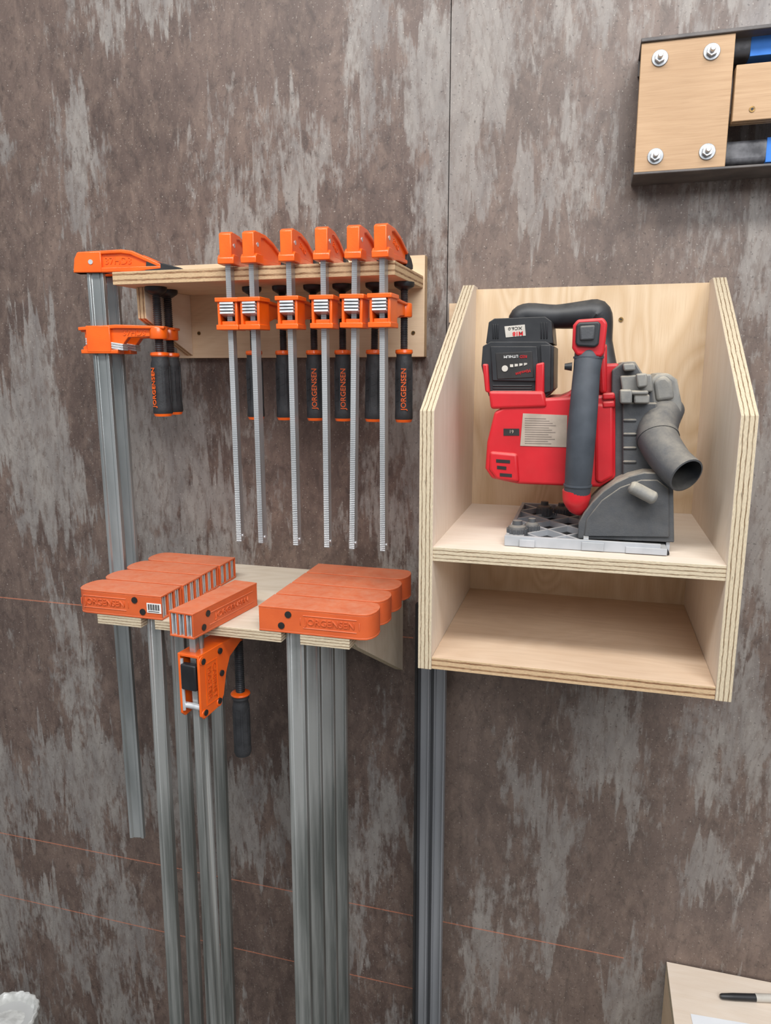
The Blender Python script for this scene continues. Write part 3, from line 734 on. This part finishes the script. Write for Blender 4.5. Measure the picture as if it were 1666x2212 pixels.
for (a_,b_,y_,r_,h_) in ((1118,1128,-.262,.0115,.016),(1150,1118,-.235,.009,.014),(1178,1062,-.12,.010,.016),(1215,1064,-.115,.009,.014)):
    c_=P(a_,b_,y_); k_=MB()
    k_.lathe([(r_,bz0+.008),(r_,bz0+.008+h_*.6),(r_*.9,bz0+.008+h_*.75),(r_*.55,bz0+.010+h_*.75),(r_*.5,bz0+.011+h_)],Matrix.Translation((c_.x,y_,0)),0,18)
    for q in range(14):
        an=2*math.pi*q/14; k_.box(-.0012,.0012,-.0012,.0012,bz0+.008,bz0+.008+h_*.6,Matrix.Translation((c_.x+r_*math.cos(an),y_+r_*math.sin(an),0)))
    k_.done('adjustment_knob',['sawgrey'],saw)
gp=[(1248,1164),(1250,1130),(1262,1108),(1280,1085),(1303,1062),(1330,1043),(1360,1029),(1392,1021),(1422,1022),(1440,1030),(1455,1050),(1457,1172)]
s=MB(); px_prism(s,gp,-.268,-.205)
inner=[(1262,1158),(1268,1120),(1300,1080),(1340,1052),(1385,1036),(1420,1036),(1445,1055),(1446,1160)]
s.prism(pp_(inner,-.268),0,.0025,XZ(-.268))
s.done('blade_guard',['guard'],saw,bevel=.002,bseg=3)
a_=P(1366,1052,-.285);b_=P(1412,1076,-.285)
MB().tube([a_+(a_-b_)*.12,a_,b_,b_+(b_-a_)*.12],[.006,.0095,.0095,.006],0,20,sq=.8).cyl((a_+b_)/2,(a_+b_)/2+Vector((0,.02,0)),.006).done('guard_lever',['metalgrey'],saw,bevel=.001)
s=MB()
px_prism(s,[(1068,890),(1100,872),(1180,860),(1330,852),(1330,1032),(1296,1053),(1120,1046),(1062,1034),(1048,1012),(1052,955)],-.235,-.105)
px_prism(s,[(1185,866),(1225,850),(1298,786),(1338,784),(1340,880),(1190,880)],-.215,-.11)
px_prism(s,[(1055,845),(1175,845),(1182,880),(1060,884)],-.238,-.12)
px_prism(s,[(1286,872),(1326,872),(1326,1030),(1298,1046),(1286,1040)],-.2385,-.2)
px_prism(s,[(1058,975),(1118,980),(1122,1043),(1072,1036),(1056,1014)],-.2385,-.2)
s.done('motor_housing',['sawred'],saw,bevel=.0055,bseg=4)
for (a_,b_,c_,d_) in ((1072,992,1102,999),(1074,1006,1094,1013),(1080,1022,1106,1029)):
    v=MB(); px_prism(v,[(a_,b_),(c_,b_+2),(c_,d_+2),(a_,d_)],-.2391,-.237); v.done('vent',['ink'],saw)
v=MB(); px_prism(v,[(1088,926),(1122,926),(1122,941),(1088,941)],-.2356,-.23); v.done('depth_window',['ink'],saw)
c_=P(1105,933,-.236); text('19',.0058,frame(c_,(1,0,0),(0,0,1),(0,-1,0)),'label_dusty',saw)
l=MB(); px_prism(l,[(1130,893),(1226,897),(1224,966),(1124,963)],-.2358,-.234)
for i in range(12):
    yy=903+i*4.9; px_prism(l,[(1134,yy),(1180+((i*7)%22),yy+1),(1180+((i*7)%22),yy+2.4),(1134,yy+1.4)],-.2361,-.2357,1)
l.done('rating_label',['label_dusty','label_print'],saw)
s=MB()
px_prism(s,[(1322,800),(1345,782),(1372,780),(1392,812),(1412,850),(1420,950),(1400,1018),(1360,1036),(1318,1052)],-.225,-.10)
px_prism(s,[(1345,870),(1420,870),(1424,1015),(1345,1030)],-.232,-.20)
for yy in (905,935,965,995): px_prism(s,[(1346,yy),(1376,yy),(1376,yy+7),(1346,yy+7)],-.2338,-.23)
s.done('gear_housing',['guard'],saw,bevel=.002,bseg=2)
s=MB()
px_prism(s,[(1340,812),(1408,808),(1412,846),(1345,850)],-.235,-.20)
px_prism(s,[(1375,808),(1398,806),(1400,835),(1378,838)],-.25,-.22)
px_prism(s,[(1346,786),(1372,784),(1374,800),(1348,802)],-.24,-.2)
px_prism(s,[(1340,842),(1366,842),(1366,872),(1340,872)],-.252,-.22)
px_prism(s,[(1370,852),(1404,852),(1404,872),(1370,872)],-.245,-.22)
a_=P(1350,848,-.245); s.cyl(a_,a_+Vector((.026,0,0)),.0025)
s.done('depth_bracket',['metalgrey'],saw,bevel=.002,bseg=2)
s=MB()
px_prism(s,[(1404,822),(1420,808),(1444,805),(1464,820),(1474,872),(1472,915),(1452,928),(1404,905)],-.222,-.13)
px_prism(s,[(1412,826),(1424,814),(1440,812),(1452,824),(1458,862),(1418,868)],-.226,-.20)
s.done('dust_chute',['metalgrey'],saw,bevel=.005,bseg=3,label='dusty grey metal dust chute')
for yy in (850,868):
    px_=MB(); px_prism(px_,[(1302,yy),(1328,yy-2),(1330,yy+12),(1302,yy+14)],-.24,-.22)
    px_.done('release_lever',['sawred'],saw,bevel=.002)
path,rr=smoothpath([P(1442,880,-.200),P(1424,915,-.222),P(1422,950,-.240),P(1452,998,-.268),P(1483,1027,-.288)],[.0205,.0225,.0232,.0214,.0208],5)
s=MB(); s.tube(path,rr,0,36,cap1=False)
e=path[-1]; tg=(path[-1]-path[-4]).normalized(); ro=.0208
s.tube([e,e+tg*.0006],[ro,ro-.0020],0,36,False,False)
s.tube([e+tg*.0006,e-tg*.035],[ro-.0020,ro-.004],1,36,False,False)
s.tube([e-tg*.035,e-tg*.0352],[ro-.004,.0005],1,36,False,False)
s.tube([path[9],path[10]],[rr[9]+.0010,rr[10]+.0010],0,36)
s.done('dust_port',['sawgrey','sawblack'],saw)
yv=-.222
s=MB()
px_prism(s,[(1043,748),(1060,738),(1180,738),(1197,748),(1196,842),(1178,860),(1056,856),(1040,790)],yv,-.11)
px_prism(s,[(1050,742),(1056,696),(1068,688),(1178,684),(1192,694),(1196,742)],yv+.012,-.115)
px_prism(s,[(1060,748),(1160,748),(1166,824),(1064,822)],yv-.004,yv+.01)
px_prism(s,[(1168,745),(1190,745),(1190,846),(1172,850)],yv-.006,yv+.01)
for i in range(6):
    px_prism(s,[(1064+i*5,700),(1067+i*5,700),(1067+i*5,732),(1064+i*5,732)] if i<3 else [(1150+i*6,696),(1153+i*6,696),(1153+i*6,732),(1150+i*6,732)],yv+.0105,yv+.013)
for i in range(4): px_prism(s,[(1064,832+i*5.5),(1150,832+i*5.5),(1150,835+i*5.5),(1064,835+i*5.5)],yv-.0015,yv+.002)
s.done('battery_pack',['sawblack'],saw,bevel=.0025,bseg=2)
s=MB(); px_prism(s,[(1042,786),(1054,786),(1058,850),(1048,846)],yv-.007,-.2); s.done('battery_latch',['sawred'],saw,bevel=.002)
s=MB(); px_prism(s,[(1158,786),(1176,782),(1176,852),(1156,850)],yv-.010,-.2); s.done('battery_latch',['sawred'],saw,bevel=.002)
s=MB(); px_prism(s,[(1070,762),(1150,758),(1154,816),(1074,820)],yv-.0048,yv)
s.done('battery_panel',['ink'],saw,bevel=.001)
s=MB(); px_prism(s,[(1090,705),(1134,701),(1136,725),(1093,729)],yv+.0112,yv+.014)
s.done('battery_badge',['label'],saw)
text('M18',.0068,rot2(frame(P(1119,720.5,yv+.0110),(1,0,0),(0,0,1),(0,-1,0)),183),'logored',saw,bold=.0002,width=.0125)
text('XC6.0',.0050,rot2(frame(P(1113,709,yv+.0110),(1,0,0),(0,0,1),(0,-1,0)),183),'ink',saw,width=.017)
text('RED',.0048,rot2(frame(P(1131,770,yv-.0052),(1,0,0),(0,0,1),(0,-1,0)),182),'logored',saw,width=.0085)
text('LITHIUM',.0048,rot2(frame(P(1104,770,yv-.0052),(1,0,0),(0,0,1),(0,-1,0)),182),'white',saw,width=.017)
text('Milwaukee',.0058,rot2(frame(P(1130,804,yv-.0052),(1,0,0),(0,0,1),(0,-1,0)),196),'logored',saw,width=.018)
s=MB()
for i in range(4): px_prism(s,[(1102+i*10,787-i),(1109+i*10,787-i),(1109+i*10,793-i-i),(1102+i*10,793-i)],yv-.0056,yv-.004)
c_=P(1091,796,yv-.005); s.cyl(c_,c_+Vector((0,-.0008,0)),.0038)
s.done('charge_gauge',['label'],saw)
s=MB()
hp=[P(1126,712,-.15),P(1124,690,-.15),P(1142,681,-.15),P(1200,684,-.15),P(1262,680,-.15),P(1288,680,-.15),P(1296,700,-.15),P(1300,740,-.15),P(1310,800,-.16)]
hp,hr=smoothpath(hp,[.014,.0155,.0155,.0150,.0175,.0190,.0165,.0135,.014])
s.tube(hp,hr,0,12)
s.done('top_handle',['sawblack'],saw,bevel=.002)
gpz=[(1275,752,-.243),(1268,800,-.254),(1263,860,-.262),(1257,930,-.266),(1252,1000,-.264),(1249,1040,-.260),(1247,1066,-.256)]
gpt,grr=smoothpath([P(*q) for q in gpz],[.0172,.0152,.0158,.0164,.0160,.0154,.0156])
s=MB(); s.tube(gpt,grr,0,28,ref=(0,1,0))
for j in (2,21): s.tube([gpt[j]+Vector((0,0,.0012)),gpt[j]-Vector((0,0,.0012))],[grr[j]+.0012]*2,0,28)
gr=s.done('grip',['sawgrip'],saw)
s=MB(); kk=[g_+Vector((.0026,-.0018,0)) for g_ in gpt[3:20]]; s.tube(kk,[r*.92 for r in grr[3:20]],0,28,ref=(0,1,0))
s.done('grip_sleeve',['sawgrip_k'],gr)
s=MB(); px_prism(s,[(1238,702),(1248,690),(1304,686),(1313,698),(1306,764),(1298,772),(1246,768),(1236,752)],-.262,-.205)
s.done('grip_head',['sawred'],saw,bevel=.005,bseg=4)
s=MB(); px_prism(s,[(1245,702),(1252,696),(1294,694),(1298,700),(1294,744),(1286,750),(1248,748),(1243,742)],-.267,-.255)
s.done('switch_panel',['sawblack'],saw,bevel=.003,bseg=3)
s=MB(); px_prism(s,[(1253,704),(1286,702),(1284,734),(1253,736)],-.270,-.262); s.done('lock_button',['sawgrey'],saw,bevel=.002)
fp,fr2=smoothpath([P(1246,1058,-.256),P(1246,1078,-.255),P(1250,1096,-.252),P(1256,1110,-.248)],[.0166,.0164,.0120,.003])
s=MB(); s.tube(fp,fr2,0,28)
s.done('grip_foot',['sawred'],saw)
s=MB(); s.tube([P(1236,792,-.254),P(1220,792,-.254)],[.005,.0035],0,16); s.done('trigger_lock',['sawblack'],saw)
s=MB(); px_prism(s,[(1290,756),(1312,740),(1312,850),(1296,850)],-.235,-.15); s.done('handle_post',['sawred'],saw,bevel=.004)
# ---------------------------------------------------------------- lights
def area(n,loc,tgt,sx,sy,e,col=(1,1,1)):
    l=bpy.data.lights.new(n,'AREA'); l.shape='RECTANGLE'; l.size=sx; l.size_y=sy; l.energy=e; l.color=col
    o=bpy.data.objects.new(n,l); scene.collection.objects.link(o); o.location=loc
    o.rotation_euler=(Vector(tgt)-Vector(loc)).to_track_quat('-Z','Y').to_euler()
    return o
area('ceiling_light',(-.1,-1.4,3.1),(-.2,-.1,1.0),2.4,.35,48,(1,.985,.96))
area('ceiling_light',(.8,-2.5,2.7),(-.2,0,1.0),1.6,.8,34,(.97,.98,1))
wd=bpy.data.worlds.new('world'); scene.world=wd; wd.use_nodes=True
nt=wd.node_tree; bg=nt.nodes['Background']
tc=nt.nodes.new('ShaderNodeTexCoord'); sx_=nt.nodes.new('ShaderNodeSeparateXYZ'); rp=nt.nodes.new('ShaderNodeValToRGB')
nt.links.new(tc.outputs['Generated'],sx_.inputs[0])
mr=nt.nodes.new('ShaderNodeMapRange'); mr.inputs[1].default_value=-1; mr.inputs[2].default_value=1
nt.links.new(sx_.outputs[2],mr.inputs[0]); nt.links.new(mr.outputs[0],rp.inputs[0])
cr=rp.color_ramp
cr.elements[0].position=.25; cr.elements[0].color=(.36,.36,.37,1)
cr.elements[1].position=.85; cr.elements[1].color=(.88,.93,1,1)
e1=cr.elements.new(.55); e1.color=(.52,.54,.56,1)
nt.links.new(rp.outputs[0],bg.inputs[0]); bg.inputs[1].default_value=.74
